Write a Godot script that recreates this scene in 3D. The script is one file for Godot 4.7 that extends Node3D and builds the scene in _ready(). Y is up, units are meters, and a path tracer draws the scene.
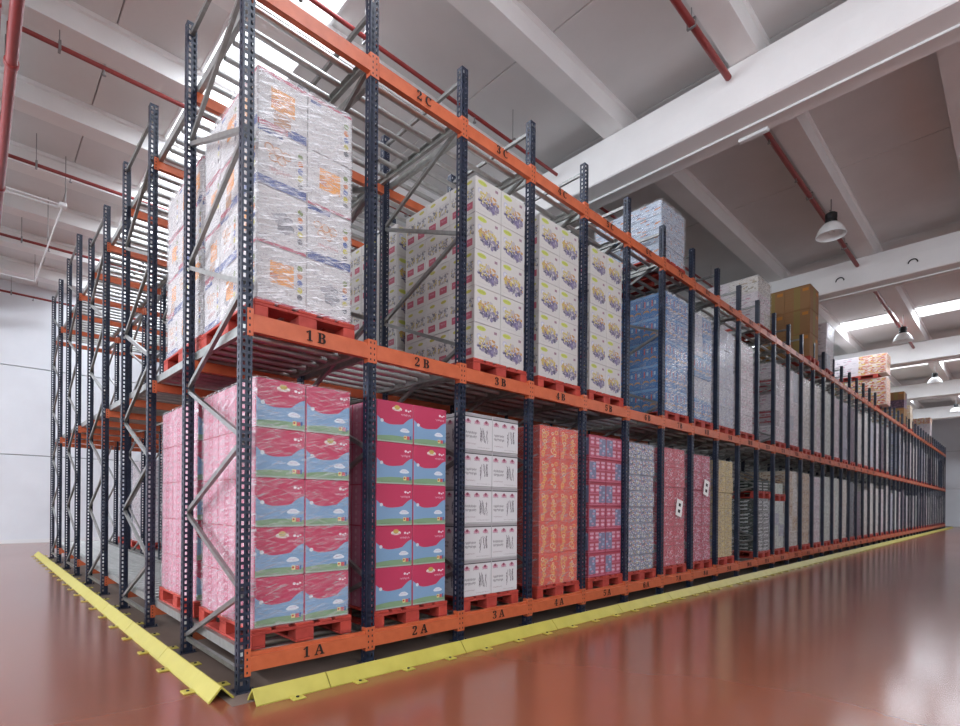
extends Node3D
# A warehouse hall with a live-storage pallet rack. x runs along the rack front,
# depth d runs into the rack (Godot z = -d), metres throughout.

# ---------------------------------------------------------------- mesh builder
class MB:
	var v := PackedVector3Array()
	var n := PackedVector3Array()
	var t := PackedVector2Array()
	var i := PackedInt32Array()

	func quad(a: Vector3, b: Vector3, c: Vector3, d: Vector3, nn: Vector3, ua := Vector2(0, 1), ub := Vector2(1, 1), uc := Vector2(1, 0), ud := Vector2(0, 0)) -> void:
		var k := v.size()
		v.append_array([a, b, c, d])
		n.append_array([nn, nn, nn, nn])
		t.append_array([ua, ub, uc, ud])
		if (b - a).cross(c - a).dot(nn) > 0.0:
			i.append_array([k, k + 2, k + 1, k, k + 3, k + 2])
		else:
			i.append_array([k, k + 1, k + 2, k, k + 2, k + 3])

	func tri(a: Vector3, b: Vector3, c: Vector3, nn: Vector3, uv := Vector2(0.5, 0.5)) -> void:
		var k := v.size()
		v.append_array([a, b, c])
		n.append_array([nn, nn, nn])
		t.append_array([uv, uv, uv])
		if (b - a).cross(c - a).dot(nn) > 0.0:
			i.append_array([k, k + 2, k + 1])
		else:
			i.append_array([k, k + 1, k + 2])

	func box(c: Vector3, s: Vector3, bs := Basis()) -> void:
		var h := s * 0.5
		for ax in 3:
			for sg in [-1.0, 1.0]:
				var nn := Vector3.ZERO
				nn[ax] = sg
				var u := Vector3.ZERO
				var w := Vector3.ZERO
				u[(ax + 1) % 3] = 1.0
				w[(ax + 2) % 3] = 1.0
				var o := nn * h
				var uu := u * h
				var ww := w * h
				quad(c + bs * (o - uu - ww), c + bs * (o + uu - ww), c + bs * (o + uu + ww), c + bs * (o - uu + ww), bs * nn)

	# box with chamfered edges; uv rect of the front, side and plain zones of an atlas
	func cbox(c: Vector3, s: Vector3, ch: float, atlas := false) -> void:
		var h := s * 0.5
		var plain := Vector2(0.5, 0.975)
		var vmax := 0.94 if atlas else 1.0
		for ax in 3:
			for sg in [-1.0, 1.0]:
				var nn := Vector3.ZERO
				nn[ax] = sg
				var ua := plain
				var ub := plain
				var uc := plain
				var ud := plain
				var a: Vector3
				var b: Vector3
				var cc: Vector3
				var d: Vector3
				var e := h - Vector3(ch, ch, ch)
				if ax == 2:
					a = Vector3(-e.x * sg, -e.y, h.z * sg); b = Vector3(e.x * sg, -e.y, h.z * sg)
					cc = Vector3(e.x * sg, e.y, h.z * sg); d = Vector3(-e.x * sg, e.y, h.z * sg)
				elif ax == 0:
					a = Vector3(h.x * sg, -e.y, e.z * sg); b = Vector3(h.x * sg, -e.y, -e.z * sg)
					cc = Vector3(h.x * sg, e.y, -e.z * sg); d = Vector3(h.x * sg, e.y, e.z * sg)
				else:
					a = Vector3(-e.x, h.y * sg, e.z); b = Vector3(e.x, h.y * sg, e.z)
					cc = Vector3(e.x, h.y * sg, -e.z); d = Vector3(-e.x, h.y * sg, -e.z)
				if atlas and ax != 1:
					var x0 := 0.0 if ax == 2 else 0.5
					ua = Vector2(x0, vmax); ub = Vector2(x0 + 0.5, vmax); uc = Vector2(x0 + 0.5, 0); ud = Vector2(x0, 0)
				elif not atlas:
					ua = Vector2(0, 1); ub = Vector2(1, 1); uc = Vector2(1, 0); ud = Vector2(0, 0)
				quad(c + a, c + b, c + cc, c + d, nn, ua, ub, uc, ud)
		for ax in 3:
			var p := (ax + 1) % 3
			var q := (ax + 2) % 3
			for sp in [-1.0, 1.0]:
				for sq in [-1.0, 1.0]:
					var a := Vector3.ZERO
					a[p] = h[p] * sp; a[q] = (h[q] - ch) * sq
					var b := Vector3.ZERO
					b[p] = (h[p] - ch) * sp; b[q] = h[q] * sq
					var l := Vector3.ZERO
					l[ax] = h[ax] - ch
					var nn := Vector3.ZERO
					nn[p] = sp; nn[q] = sq
					quad(c + a - l, c + a + l, c + b + l, c + b - l, nn.normalized(), plain, plain, plain, plain)
		for sx in [-1.0, 1.0]:
			for sy in [-1.0, 1.0]:
				for sz in [-1.0, 1.0]:
					var e := h - Vector3(ch, ch, ch)
					var s3 := Vector3(sx, sy, sz)
					tri(c + Vector3(h.x, e.y, e.z) * s3, c + Vector3(e.x, h.y, e.z) * s3, c + Vector3(e.x, e.y, h.z) * s3, s3.normalized(), plain)

	# straight bar of rectangular section from a to b
	func bar(a: Vector3, b: Vector3, w: float, h: float) -> void:
		var z := (b - a).normalized()
		var up := Vector3.UP if absf(z.y) < 0.95 else Vector3.RIGHT
		var x := up.cross(z).normalized()
		var y := z.cross(x)
		box((a + b) * 0.5, Vector3(w, h, a.distance_to(b)), Basis(x, y, z))

	func cyl(a: Vector3, b: Vector3, r: float, seg := 10, r2 := -1.0, caps := true) -> void:
		var rr := r if r2 < 0.0 else r2
		var z := (b - a).normalized()
		var up := Vector3.UP if absf(z.y) < 0.95 else Vector3.RIGHT
		var x := up.cross(z).normalized()
		var y := z.cross(x)
		var k := v.size()
		for s in seg + 1:
			var an := TAU * s / seg
			var dr := x * cos(an) + y * sin(an)
			v.append(a + dr * r); n.append(dr); t.append(Vector2(float(s) / seg, 0))
			v.append(b + dr * rr); n.append(dr); t.append(Vector2(float(s) / seg, 1))
		for s in seg:
			var q := k + s * 2
			i.append_array([q, q + 1, q + 3, q, q + 3, q + 2])
		if caps:
			for e in 2:
				var c := a if e == 0 else b
				var nn := -z if e == 0 else z
				var rad := r if e == 0 else rr
				if rad <= 0.0:
					continue
				for s in seg:
					var a1 := TAU * s / seg
					var a2 := TAU * (s + 1) / seg
					tri(c, c + (x * cos(a1) + y * sin(a1)) * rad, c + (x * cos(a2) + y * sin(a2)) * rad, nn)

	# surface of revolution about +y; profile of (radius, y)
	func lathe(c: Vector3, prof: Array, seg := 20) -> void:
		var k := v.size()
		var m := prof.size()
		for s in seg + 1:
			var an := TAU * s / seg
			var dr := Vector3(cos(an), 0, sin(an))
			for j in m:
				var p: Vector2 = prof[j]
				var q: Vector2 = prof[mini(j + 1, m - 1)] - prof[maxi(j - 1, 0)]
				v.append(c + dr * p.x + Vector3.UP * p.y)
				n.append((dr * q.y - Vector3.UP * q.x).normalized())
				t.append(Vector2(float(s) / seg, float(j) / (m - 1)))
		for s in seg:
			for j in m - 1:
				var q := k + s * m + j
				i.append_array([q, q + m + 1, q + 1, q, q + m, q + m + 1])

	# profile (list of Vector2 in the plane x,y) extruded along z from z0 to z1, open or closed
	func prism(prof: Array, z0: float, z1: float, closed := true, bs := Basis(), off := Vector3.ZERO) -> void:
		var m := prof.size()
		var area := 0.0
		for j in m:
			var p: Vector2 = prof[j]
			var q: Vector2 = prof[(j + 1) % m]
			area += p.x * q.y - q.x * p.y
		for j in (m if closed else m - 1):
			var p: Vector2 = prof[j]
			var q: Vector2 = prof[(j + 1) % m]
			var nn := Vector3(q.y - p.y, p.x - q.x, 0).normalized() * (1.0 if area > 0 else -1.0)
			quad(off + bs * Vector3(p.x, p.y, z0), off + bs * Vector3(q.x, q.y, z0), off + bs * Vector3(q.x, q.y, z1), off + bs * Vector3(p.x, p.y, z1), bs * nn)
		if closed:
			var poly := PackedVector2Array(prof)
			var tr := Geometry2D.triangulate_polygon(poly)
			for e in 2:
				var z := z0 if e == 0 else z1
				for j in range(0, tr.size(), 3):
					var a := poly[tr[j]]
					var b := poly[tr[j + 1]]
					var c := poly[tr[j + 2]]
					tri(off + bs * Vector3(a.x, a.y, z), off + bs * Vector3(b.x, b.y, z), off + bs * Vector3(c.x, c.y, z), bs * Vector3(0, 0, -1 if e == 0 else 1))

	func mesh(m: Material) -> ArrayMesh:
		var arr := []
		arr.resize(Mesh.ARRAY_MAX)
		arr[Mesh.ARRAY_VERTEX] = v
		arr[Mesh.ARRAY_NORMAL] = n
		arr[Mesh.ARRAY_TEX_UV] = t
		arr[Mesh.ARRAY_INDEX] = i
		var am := ArrayMesh.new()
		am.add_surface_from_arrays(Mesh.PRIMITIVE_TRIANGLES, arr)
		am.surface_set_material(0, m)
		return am

# ---------------------------------------------------------------- node helpers
var taken := {}

func numbered(called: String) -> String:
	var k: int = taken.get(called, 0)
	taken[called] = k + 1
	return called if k == 0 else "%s_%03d" % [called, k]

func tag(o: Node3D, label: String, category: String, group := "") -> void:
	o.set_meta("label", label)
	o.set_meta("category", category)
	if group != "":
		o.set_meta("group", group)

func thing(called: String, at: Vector3, label: String, category: String, group := "") -> Node3D:
	var o := Node3D.new()
	o.name = numbered(called)
	add_child(o)
	o.position = at
	tag(o, label, category, group)
	return o

func single(called: String, m: Mesh, at: Vector3, label: String, category: String, group := "") -> MeshInstance3D:
	var o := MeshInstance3D.new()
	o.name = numbered(called)
	o.mesh = m
	add_child(o)
	o.position = at
	tag(o, label, category, group)
	return o

func part(called: String, m: Mesh, parent: Node, at := Vector3.ZERO) -> MeshInstance3D:
	var o := MeshInstance3D.new()
	o.name = called
	o.mesh = m
	parent.add_child(o, true)
	o.position = at
	return o

func structure(called: String) -> Node3D:
	var o := Node3D.new()
	o.name = called
	add_child(o)
	o.set_meta("kind", "structure")
	return o

# ---------------------------------------------------------------- materials
func std(c: Color, rough: float, metal := 0.0) -> StandardMaterial3D:
	var m := StandardMaterial3D.new()
	m.albedo_color = c
	m.roughness = rough
	m.metallic = metal
	return m

func c8(r: float, g: float, b: float) -> Color:
	return Color(r / 255.0, g / 255.0, b / 255.0)

func noise_tex(seed_: int, freq: float, c0: Color, c1: Color, size := 512, oct := 5) -> NoiseTexture2D:
	var fn := FastNoiseLite.new()
	fn.seed = seed_
	fn.frequency = freq
	fn.fractal_octaves = oct
	var g := Gradient.new()
	g.set_color(0, c0)
	g.set_color(1, c1)
	var nt := NoiseTexture2D.new()
	nt.width = size
	nt.height = size
	nt.seamless = true
	nt.noise = fn
	nt.color_ramp = g
	return nt

func worn(c: Color, amount: float, rough: float, metal: float, seed_: int, scale: float) -> StandardMaterial3D:
	var m := std(Color.WHITE, rough, metal)
	m.albedo_texture = noise_tex(seed_, 0.012, c.darkened(amount), c.lightened(amount * 0.6), 256)
	m.uv1_triplanar = true
	m.uv1_world_triplanar = true
	m.uv1_scale = Vector3.ONE * scale
	return m

var M := {}

func make_materials() -> void:
	# glossy red epoxy floor
	var fl := std(Color.WHITE, 0.2)
	var ft := noise_tex(3, 0.012, c8(120, 68, 49), c8(136, 79, 57), 1024)
	ft.seamless = false
	fl.albedo_texture = ft
	var fr := noise_tex(8, 0.01, Color(0.8, 0.8, 0.8), Color(1, 1, 1), 1024, 4)
	fr.seamless = false
	fl.roughness_texture = fr
	fl.roughness = 0.19
	fl.metallic_specular = 0.68
	fl.uv1_triplanar = true
	fl.uv1_world_triplanar = true
	fl.uv1_scale = Vector3.ONE * 0.0155
	fl.uv1_offset = Vector3(0.3, 0.3, 0.35)
	M.floor = fl
	M.bed = worn(c8(104, 88, 78), 0.1, 0.6, 0.0, 23, 0.4)
	M.concrete = worn(c8(236, 235, 233), 0.03, 0.75, 0.0, 11, 0.3)
	M.roof = worn(c8(222, 222, 221), 0.03, 0.85, 0.0, 12, 0.25)
	M.wall = worn(c8(224, 227, 231), 0.025, 0.8, 0.0, 13, 0.3)
	M.joint = std(c8(150, 152, 154), 0.9)
	M.navy = worn(c8(18, 28, 49), 0.12, 0.38, 0.0, 14, 2.0)
	M.orange = worn(c8(196, 94, 54), 0.08, 0.42, 0.0, 15, 2.0)
	M.galv = worn(c8(188, 189, 186), 0.1, 0.34, 0.85, 16, 3.0)
	M.brace = worn(c8(146, 146, 143), 0.12, 0.38, 0.8, 24, 3.0)
	M.galv_rail = worn(c8(170, 172, 168), 0.1, 0.42, 0.7, 17, 3.0)
	M.yellow = worn(c8(182, 170, 70), 0.07, 0.45, 0.0, 18, 1.5)
	M.pallet = worn(c8(186, 56, 40), 0.16, 0.62, 0.0, 19, 1.6)
	M.pallet2 = worn(c8(172, 50, 38), 0.16, 0.66, 0.0, 20, 1.9)
	M.pipe = worn(c8(140, 46, 44), 0.08, 0.4, 0.0, 21, 1.0)
	M.black = std(c8(22, 22, 24), 0.6)
	M.ink = std(c8(26, 18, 16), 0.8)
	M.white_metal = std(c8(225, 226, 226), 0.5)
	M.rod = std(c8(150, 150, 150), 0.4, 0.7)
	M.paper = std(c8(236, 234, 230), 0.85)
	M.cardboard = worn(c8(176, 122, 70), 0.08, 0.85, 0.0, 22, 1.2)
	M.tape = std(c8(168, 138, 84), 0.4)
	var sk := std(c8(250, 252, 255), 0.6)
	sk.emission_enabled = true
	sk.emission = c8(246, 250, 255)
	sk.emission_energy_multiplier = SKY_GLOW
	M.skylight = sk
	var wn := sk.duplicate()
	wn.emission_energy_multiplier = 1.0
	M.window = wn  # pane glow of the added, unseen wall windows
	var dome := std(Color(0.93, 0.93, 0.92, 0.86), 0.3)
	dome.transparency = BaseMaterial3D.TRANSPARENCY_ALPHA
	M.dome = dome
	M.film = film_material(31, 0.03, 0.4)
	M.film_glare_heavy = film_material(32, 0.12, 0.92)
	M.film_glare_mid = film_material(33, 0.1, 0.6)

# clear stretch film; slanting white streaks painted into it stand for glare on creases
func film_material(seed_: int, lo: float, hi: float) -> StandardMaterial3D:
	var fn := FastNoiseLite.new()
	fn.seed = seed_
	fn.frequency = 0.02
	fn.fractal_octaves = 4
	var f2 := FastNoiseLite.new()
	f2.seed = seed_ + 7
	f2.frequency = 0.05
	var n := 448
	var im := Image.create(n, n, false, Image.FORMAT_RGBA8)
	for y in n:
		for x in n:
			var w := y + x * 0.3
			var a := fn.get_noise_2d(x * 0.4, w * 2.2) * 0.5 + 0.5
			var b := f2.get_noise_2d(x * 0.25, w * 3.4)
			var c := f2.get_noise_2d(x * 0.3 + 500.0, (y - x * 0.25) * 3.0)
			var s := maxf(a - 0.5, 0.0) * 1.2
			s += smoothstep(0.14, 0.45, b) * 0.8 + smoothstep(0.22, 0.5, c) * 0.6
			im.set_pixel(x, y, Color(0.93, 0.93, 0.94, lerpf(lo, hi, clampf(s, 0.0, 1.0))))
	im.generate_mipmaps()
	var m := std(Color.WHITE, 0.22)
	m.albedo_texture = ImageTexture.create_from_image(im)
	m.transparency = BaseMaterial3D.TRANSPARENCY_ALPHA
	m.metallic_specular = 0.7
	return m

# ---------------------------------------------------------------- printed cartons
func ell(im: Image, cx: float, cy: float, rx: float, ry: float, c: Color) -> void:
	var y0 := maxi(0, int(cy - ry))
	var y1 := mini(im.get_height() - 1, int(cy + ry))
	for y in range(y0, y1 + 1):
		var q := 1.0 - pow((y - cy) / ry, 2.0)
		if q <= 0.0:
			continue
		var w := rx * sqrt(q)
		im.fill_rect(Rect2i(int(cx - w), y, maxi(1, int(2 * w)), 1), c)

func rect(im: Image, x: float, y: float, w: float, h: float, c: Color) -> void:
	im.fill_rect(Rect2i(int(x), int(y), maxi(1, int(w)), maxi(1, int(h))), c)

func ring(im: Image, cx: float, cy: float, r: float, th: float, c: Color, inner: Color) -> void:
	ell(im, cx, cy, r, r * 0.8, c)
	ell(im, cx, cy, r - th, (r - th) * 0.8, inner)

# illegible small print: a row of short strokes
func scribble(im: Image, r: RandomNumberGenerator, x: float, y: float, w: float, h: float, c: Color) -> void:
	var q := x
	while q < x + w:
		var s := r.randf_range(2.0, 5.0)
		rect(im, q, y + r.randf_range(0, h * 0.3), s * 0.6, h * r.randf_range(0.5, 1.0), c)
		q += s + 1.0

const TW := 256
const TH := 256

func atlas(plain: Color) -> Image:
	var im := Image.create(TW * 2, TH + 16, false, Image.FORMAT_RGB8)
	im.fill(plain)
	return im

func grain(im: Image, r: RandomNumberGenerator, amt: float) -> void:
	for y in im.get_height():
		for x in im.get_width():
			var c := im.get_pixel(x, y)
			var d := r.randf_range(-amt, amt)
			im.set_pixel(x, y, Color(clampf(c.r + d, 0, 1), clampf(c.g + d, 0, 1), clampf(c.b + d, 0, 1)))

func print_mat(im: Image, r: RandomNumberGenerator, rough := 0.5) -> StandardMaterial3D:
	grain(im, r, 0.02)
	im.generate_mipmaps()
	var m := std(Color(0.89, 0.89, 0.89), rough)
	m.albedo_texture = ImageTexture.create_from_image(im)
	return m

func make_prints() -> void:
	var r := RandomNumberGenerator.new()
	# pink carton: raspberry sky over a light blue field with a cloud, a sun and a grass strip
	r.seed = 101
	var pink := c8(204, 60, 98)
	for variant in 2:
		var im := atlas(pink)
		for x in TW:
			var u := float(x) / TW
			var y := 96.0 + 52.0 * sin(u * PI * 1.05) + 6.0 * sin(u * 9.0)
			if u > 0.72:
				y = lerpf(y, 88.0, (u - 0.72) / 0.28)
			rect(im, x, y, 1, TH - y, c8(136, 174, 208))
			var g := 222.0 - 10.0 * sin(u * PI)
			rect(im, x, g, 1, TH - g, c8(138, 172, 132))
		rect(im, 0, TH - 10, TW, 10, c8(170, 186, 170))
		ell(im, 34, 124, 11, 11, c8(226, 232, 236))
		for p in [[196, 170, 26, 12], [180, 176, 18, 9], [214, 176, 18, 9], [198, 178, 34, 8]]:
			ell(im, p[0], p[1], p[2], p[3], c8(232, 240, 246))
		scribble(im, r, 178, 168, 40, 8, c8(206, 150, 190))
		rect(im, 190, 206, 20, 24, c8(238, 226, 150)); rect(im, 212, 208, 20, 22, c8(214, 92, 96)); rect(im, 234, 206, 10, 24, c8(70, 96, 160))
		ell(im, 199, 216, 6, 6, c8(206, 60, 60))
		for p in [[206, 42, 9], [224, 46, 7], [238, 40, 6]]:
			ell(im, p[0], p[1], p[2], p[2] * 0.8, c8(246, 238, 240))
		scribble(im, r, 170, 66, 70, 15, c8(244, 236, 240))
		if variant == 1:
			ell(im, 140, 40, 36, 14, c8(240, 232, 220)); ell(im, 140, 30, 20, 14, c8(206, 180, 90)); scribble(im, r, 112, 42, 56, 10, c8(170, 80, 90))
		scribble(im, r, 30, 240, 70, 5, c8(90, 110, 90))
		# side: pink paled to paint in film glare, two columns of round marks
		rect(im, TW, 0, TW, TH, c8(212, 140, 160))
		rect(im, TW + 96, 0, 70, TH, c8(198, 84, 118))
		for k in 5:
			ring(im, TW + 131, 28 + k * 50, 20, 5, c8(236, 206, 216), c8(206, 96, 130))
			ell(im, TW + 44, 34 + k * 48, 12, 16, c8(228, 176, 192)); ell(im, TW + 214, 30 + k * 50, 14, 12, c8(228, 170, 188))
		scribble(im, r, TW + 10, 120, 76, 12, c8(190, 80, 112)); scribble(im, r, TW + 176, 190, 70, 10, c8(240, 220, 226))
		M["pink%d" % variant] = print_mat(im, r)
	# white tray carton with line print
	r.seed = 102
	for variant in 2:
		var im := atlas(c8(206, 204, 204))
		rect(im, 0, 0, TW * 2, TH, c8(232, 230, 230))
		for o in [0, TW]:
			rect(im, o, 0, TW, 26, c8(176, 172, 172)); rect(im, o, 20, TW, 7, c8(74, 70, 72))
			for k in 3:
				var cx: float = o + 34 + k * 84
				ell(im, cx, 58, 26, 12, c8(220, 158, 176)); ell(im, cx, 50, 12, 11, c8(150, 72, 96)); scribble(im, r, cx - 26, 66, 52, 10, c8(150, 92, 110))
			for k in 2:
				scribble(im, r, o + 14, 128 + k * 28, 100, 20, c8(34, 30, 32))
			scribble(im, r, o + 16, 212, 90, 9, c8(150, 120, 124)); scribble(im, r, o + 120, 236, 120, 7, c8(140, 130, 132))
			# loose pencil strokes on the blank half
			for k in 9:
				var x := 140.0 + r.randf_range(0, 80)
				var y := 90.0 + r.randf_range(0, 30)
				for q in 60:
					rect(im, o + x, y, 3, 3, c8(110, 104, 108))
					x = clampf(x + r.randf_range(-2.0, 2.0), 130, 240)
					y += r.randf_range(0.6, 2.4)
		M["white%d" % variant] = print_mat(im, r)
	# orange-red carton with yellow scrolls
	r.seed = 103
	var im4 := atlas(c8(226, 86, 66))
	for o in [0, TW]:
		for half in 2:
			for k in 10:
				var cx: float = o + 34 + half * 128 + r.randf_range(0, 56)
				var cy := 40.0 + k * 22.0 + r.randf_range(-8, 8)
				var rr := r.randf_range(16, 32)
				ring(im4, cx, cy, rr, 7, c8(236, 190, 96) if r.randf() < 0.6 else c8(242, 220, 160), c8(230, 120, 72) if r.randf() < 0.6 else c8(226, 92, 66))
		rect(im4, o + 126, 0, 3, TH, c8(198, 66, 52))
		scribble(im4, r, o + 70, 232, 110, 10, c8(240, 160, 110))
	rect(im4, TW, 0, TW, TH, c8(190, 64, 50))
	for k in 4:
		scribble(im4, r, TW + 60, 40 + k * 50, 120, 16, c8(214, 110, 84))
	M.orange_print = print_mat(im4, r)
	# crimson pack with rows of white jars and a blue panel
	r.seed = 104
	for variant in 2:
		var im := atlas(c8(182, 74, 92))
		for o in [0, TW]:
			var px: int = o + (0 if variant == 0 else 152)
			for row in 2:
				for k in 3:
					var x: int = o + 8 + k * 84
					rect(im, x + 8, 22 + row * 124, 58, 26, c8(226, 170, 186)); ell(im, x + 37, 80 + row * 124, 32, 26, c8(220, 130, 156)); rect(im, x + 18, 70 + row * 124, 38, 18, c8(238, 214, 222))
				rect(im, o, 114 + row * 124, TW, 7, c8(222, 134, 158))
			rect(im, px, 30, 104, 190, c8(130, 132, 160))
			for k in 6:
				ell(im, px + r.randf_range(20, 84), 50 + k * 28, 18, 13, c8(206, 160, 184) if k % 2 else c8(160, 186, 214))
		M["jar%d" % variant] = print_mat(im, r, 0.35)
	# generic small-goods prints: [name, base, list of fleck colours, count]
	var gen := [
		["bottle", c8(148, 152, 166), [c8(206, 210, 218), c8(96, 116, 170), c8(190, 120, 130), c8(196, 180, 120), c8(90, 96, 110), c8(226, 228, 232)], 330],
		["rose", c8(206, 84, 98), [c8(226, 150, 160), c8(178, 52, 70), c8(234, 190, 196), c8(214, 110, 120)], 160],
		["rose_deep", c8(192, 74, 98), [c8(216, 140, 158), c8(160, 48, 74), c8(226, 176, 190), c8(206, 170, 180)], 170],
		["straw", c8(206, 184, 124), [c8(222, 206, 160), c8(176, 150, 92), c8(226, 200, 110), c8(190, 176, 150)], 150],
		["bottle_green", c8(40, 54, 46), [c8(60, 82, 62), c8(30, 42, 38), c8(196, 200, 196)], 40],
		["sky", c8(58, 120, 178), [c8(86, 150, 204), c8(44, 92, 150), c8(206, 110, 80), c8(206, 160, 90), c8(190, 210, 226)], 90],
		["silver", c8(176, 178, 190), [c8(206, 208, 216), c8(140, 144, 160), c8(150, 170, 206), c8(200, 170, 186)], 150],
		["pearl", c8(226, 216, 219), [c8(232, 226, 228), c8(206, 150, 166), c8(190, 184, 190), c8(176, 166, 170)], 110],
		["ivory", c8(226, 222, 213), [c8(230, 228, 222), c8(190, 184, 170), c8(170, 160, 140), c8(200, 180, 150)], 110],
		["sage", c8(212, 219, 208), [c8(216, 222, 212), c8(166, 178, 162), c8(180, 190, 170)], 90],
		["plum", c8(96, 70, 92), [c8(130, 96, 120), c8(70, 50, 70), c8(160, 120, 140)], 110],
		["slate", c8(92, 94, 104), [c8(120, 122, 130), c8(64, 66, 76), c8(150, 150, 156)], 110],
		["wine", c8(176, 166, 166), [c8(170, 50, 60), c8(150, 140, 142), c8(200, 192, 192)], 60],
		["confetti", c8(226, 204, 190), [c8(214, 120, 90), c8(226, 190, 80), c8(236, 226, 218), c8(206, 150, 140), c8(190, 90, 80)], 420],
		["frost", c8(178, 192, 208), [c8(210, 218, 228), c8(206, 130, 80), c8(96, 104, 130), c8(150, 168, 190)], 160],
		["biscuit", c8(214, 198, 172), [c8(176, 124, 76), c8(230, 222, 206), c8(206, 170, 120), c8(140, 100, 80)], 170],
	]
	for gi in gen.size():
		var g: Array = gen[gi]
		r.seed = 200 + gi
		var im := atlas(g[1])
		for k in int(int(g[3]) * 0.75):
			var c: Color = g[2][r.randi() % g[2].size()]
			var x := r.randf_range(0, TW * 2 - 30)
			var y := r.randf_range(4, TH - 24)
			if r.randf() < 0.5:
				rect(im, x, y, r.randf_range(10, 44), r.randf_range(8, 26), c)
			else:
				ell(im, x + 14, y + 12, r.randf_range(7, 22), r.randf_range(6, 16), c)
		if g[0] == "bottle_green":
			for k in 3:
				rect(im, 30, 50 + k * 76, 200, 20, c8(200, 204, 200)); rect(im, TW + 70, 46 + k * 76, 110, 22, c8(200, 204, 200)); rect(im, TW + 150, 30 + k * 76, 30, 30, c8(190, 196, 190))
		if g[0] == "sky":
			for o in [0, TW]:
				rect(im, o, 0, TW, TH, c8(60, 118, 176)); rect(im, o, 0, TW, 24, c8(104, 158, 204)); rect(im, o, 200, TW, 6, c8(44, 88, 140))
				for k in 3:
					ell(im, o + 44 + k * 84, 190, 36, 30, c8(188, 140, 86)); ell(im, o + 44 + k * 84, 206, 36, 26, c8(66, 124, 180)); rect(im, o + 20 + k * 84, 60, 14, 70, c8(196, 84, 70)); rect(im, o + 50 + k * 84, 70, 22, 40, c8(150, 190, 216))
		if g[0] == "wine":
			for k in 3:
				rect(im, TW + 20, 20 + k * 84, 210, 26, c8(168, 40, 54))
		M[g[0]] = print_mat(im, r, 0.45)
	# brown cardboard with olive tape
	r.seed = 107
	var ib := atlas(c8(166, 124, 82))
	for o in [0, TW]:
		rect(ib, o + 92, 0, 66, TH, c8(160, 136, 80)); rect(ib, o, 2, TW, 5, c8(150, 100, 56)); rect(ib, o + 180, 30, 60, 34, c8(214, 140, 60))
		for k in 8:
			rect(ib, o, 20 + k * 30, 90, 3, c8(166, 112, 62))
	M.cardboard_print = print_mat(ib, r, 0.8)
	# breakfast cartons: white with a blue or pink band, loops, coloured dots, some with an orange sticker
	r.seed = 105
	for variant in 5:
		var im := atlas(c8(196, 190, 190))
		rect(im, 0, 0, TW * 2, TH, c8(218, 215, 213))
		var blue := c8(62, 86, 150)
		var red := c8(190, 74, 98)
		for o in [0, TW]:
			for k in 70:
				rect(im, o + r.randf_range(4, 240), r.randf_range(24, 230), r.randf_range(4, 14), 4, c8(168, 158, 164))
			match variant:
				0:
					rect(im, o, TH - 40, TW, 40, blue); rect(im, o, 0, TW * 0.5, 20, blue); scribble(im, r, o + 90, TH - 26, 120, 12, c8(206, 204, 216))
					for p in [[58, 80], [104, 84], [80, 118], [122, 120], [150, 88]]:
						ring(im, o + p[0], p[1], 25, 7, c8(206, 146, 96), c8(222, 214, 206))
					scribble(im, r, o + 60, 160, 120, 26, c8(190, 74, 62))
				1:
					rect(im, o, 0, TW, 16, red); rect(im, o, TH - 26, TW * 0.6, 26, red); rect(im, o + TW * 0.6, TH - 40, TW * 0.4, 40, blue)
					rect(im, o + 80, 170, 90, 60, c8(186, 140, 100))
				2:
					rect(im, o, TH - 14, TW, 14, red)
					for k in 16:
						ell(im, o + 130 + r.randf_range(-40, 40), 140 + r.randf_range(-40, 40), r.randf_range(14, 24), r.randf_range(10, 20), [c8(150, 150, 154), c8(176, 176, 180), c8(128, 128, 134)][r.randi() % 3])
				3:
					rect(im, o, TH - 12, TW, 12, red); scribble(im, r, o + 30, 40, 190, 16, c8(150, 140, 146))
				4:
					rect(im, o, 0, TW, 12, red); rect(im, o + 10, 20, 60, 14, blue)
			if variant != 1:
				for k in 5:
					ell(im, o + 224, 60 + k * 34, 15, 14, [c8(120, 140, 60), c8(216, 130, 60), c8(60, 90, 160), c8(206, 196, 70), c8(90, 90, 96)][k])
		if variant in [1, 3]:
			rect(im, 66, 62, 124, 100, c8(244, 166, 62)); rect(im, 66, 116, 40, 24, c8(206, 120, 60)); scribble(im, r, 90, 78, 80, 8, c8(214, 140, 60))
		if variant in [1, 2, 4]:
			rect(im, TW + 96, 70, 110, 96, c8(240, 160, 66))
		M["cereal%d" % variant] = print_mat(im, r)
	# toy carton: off-white with lime label, lilac disc and a jumble of purple and yellow toys
	r.seed = 106
	for variant in 2:
		var im := atlas(c8(214, 208, 204))
		rect(im, 0, 0, TW * 2, TH, c8(218, 214, 208))
		ell(im, 66, 30, 46, 17, c8(204, 212, 96)); scribble(im, r, 34, 22, 62, 14, c8(156, 166, 84))
		ell(im, 44, 92, 25, 23, c8(198, 198, 216)); ell(im, 44, 92, 14, 12, c8(226, 226, 232)); rect(im, 196, 26, 30, 20, c8(160, 126, 140))
		for k in 130:
			var an := r.randf_range(0, TAU)
			var q := sqrt(r.randf())
			var cx := 134.0 + cos(an) * 104.0 * q
			var cy := 148.0 + sin(an) * 66.0 * q + (cx - 134.0) * 0.1
			ell(im, cx, cy, r.randf_range(6, 15), r.randf_range(5, 13), ([c8(206, 184, 96), c8(214, 196, 120), c8(200, 150, 90), c8(190, 184, 186)] if cy < 146.0 + r.randf_range(-26, 26) else [c8(118, 108, 146), c8(146, 138, 166), c8(96, 92, 116), c8(160, 150, 160)])[r.randi() % 4])
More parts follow.
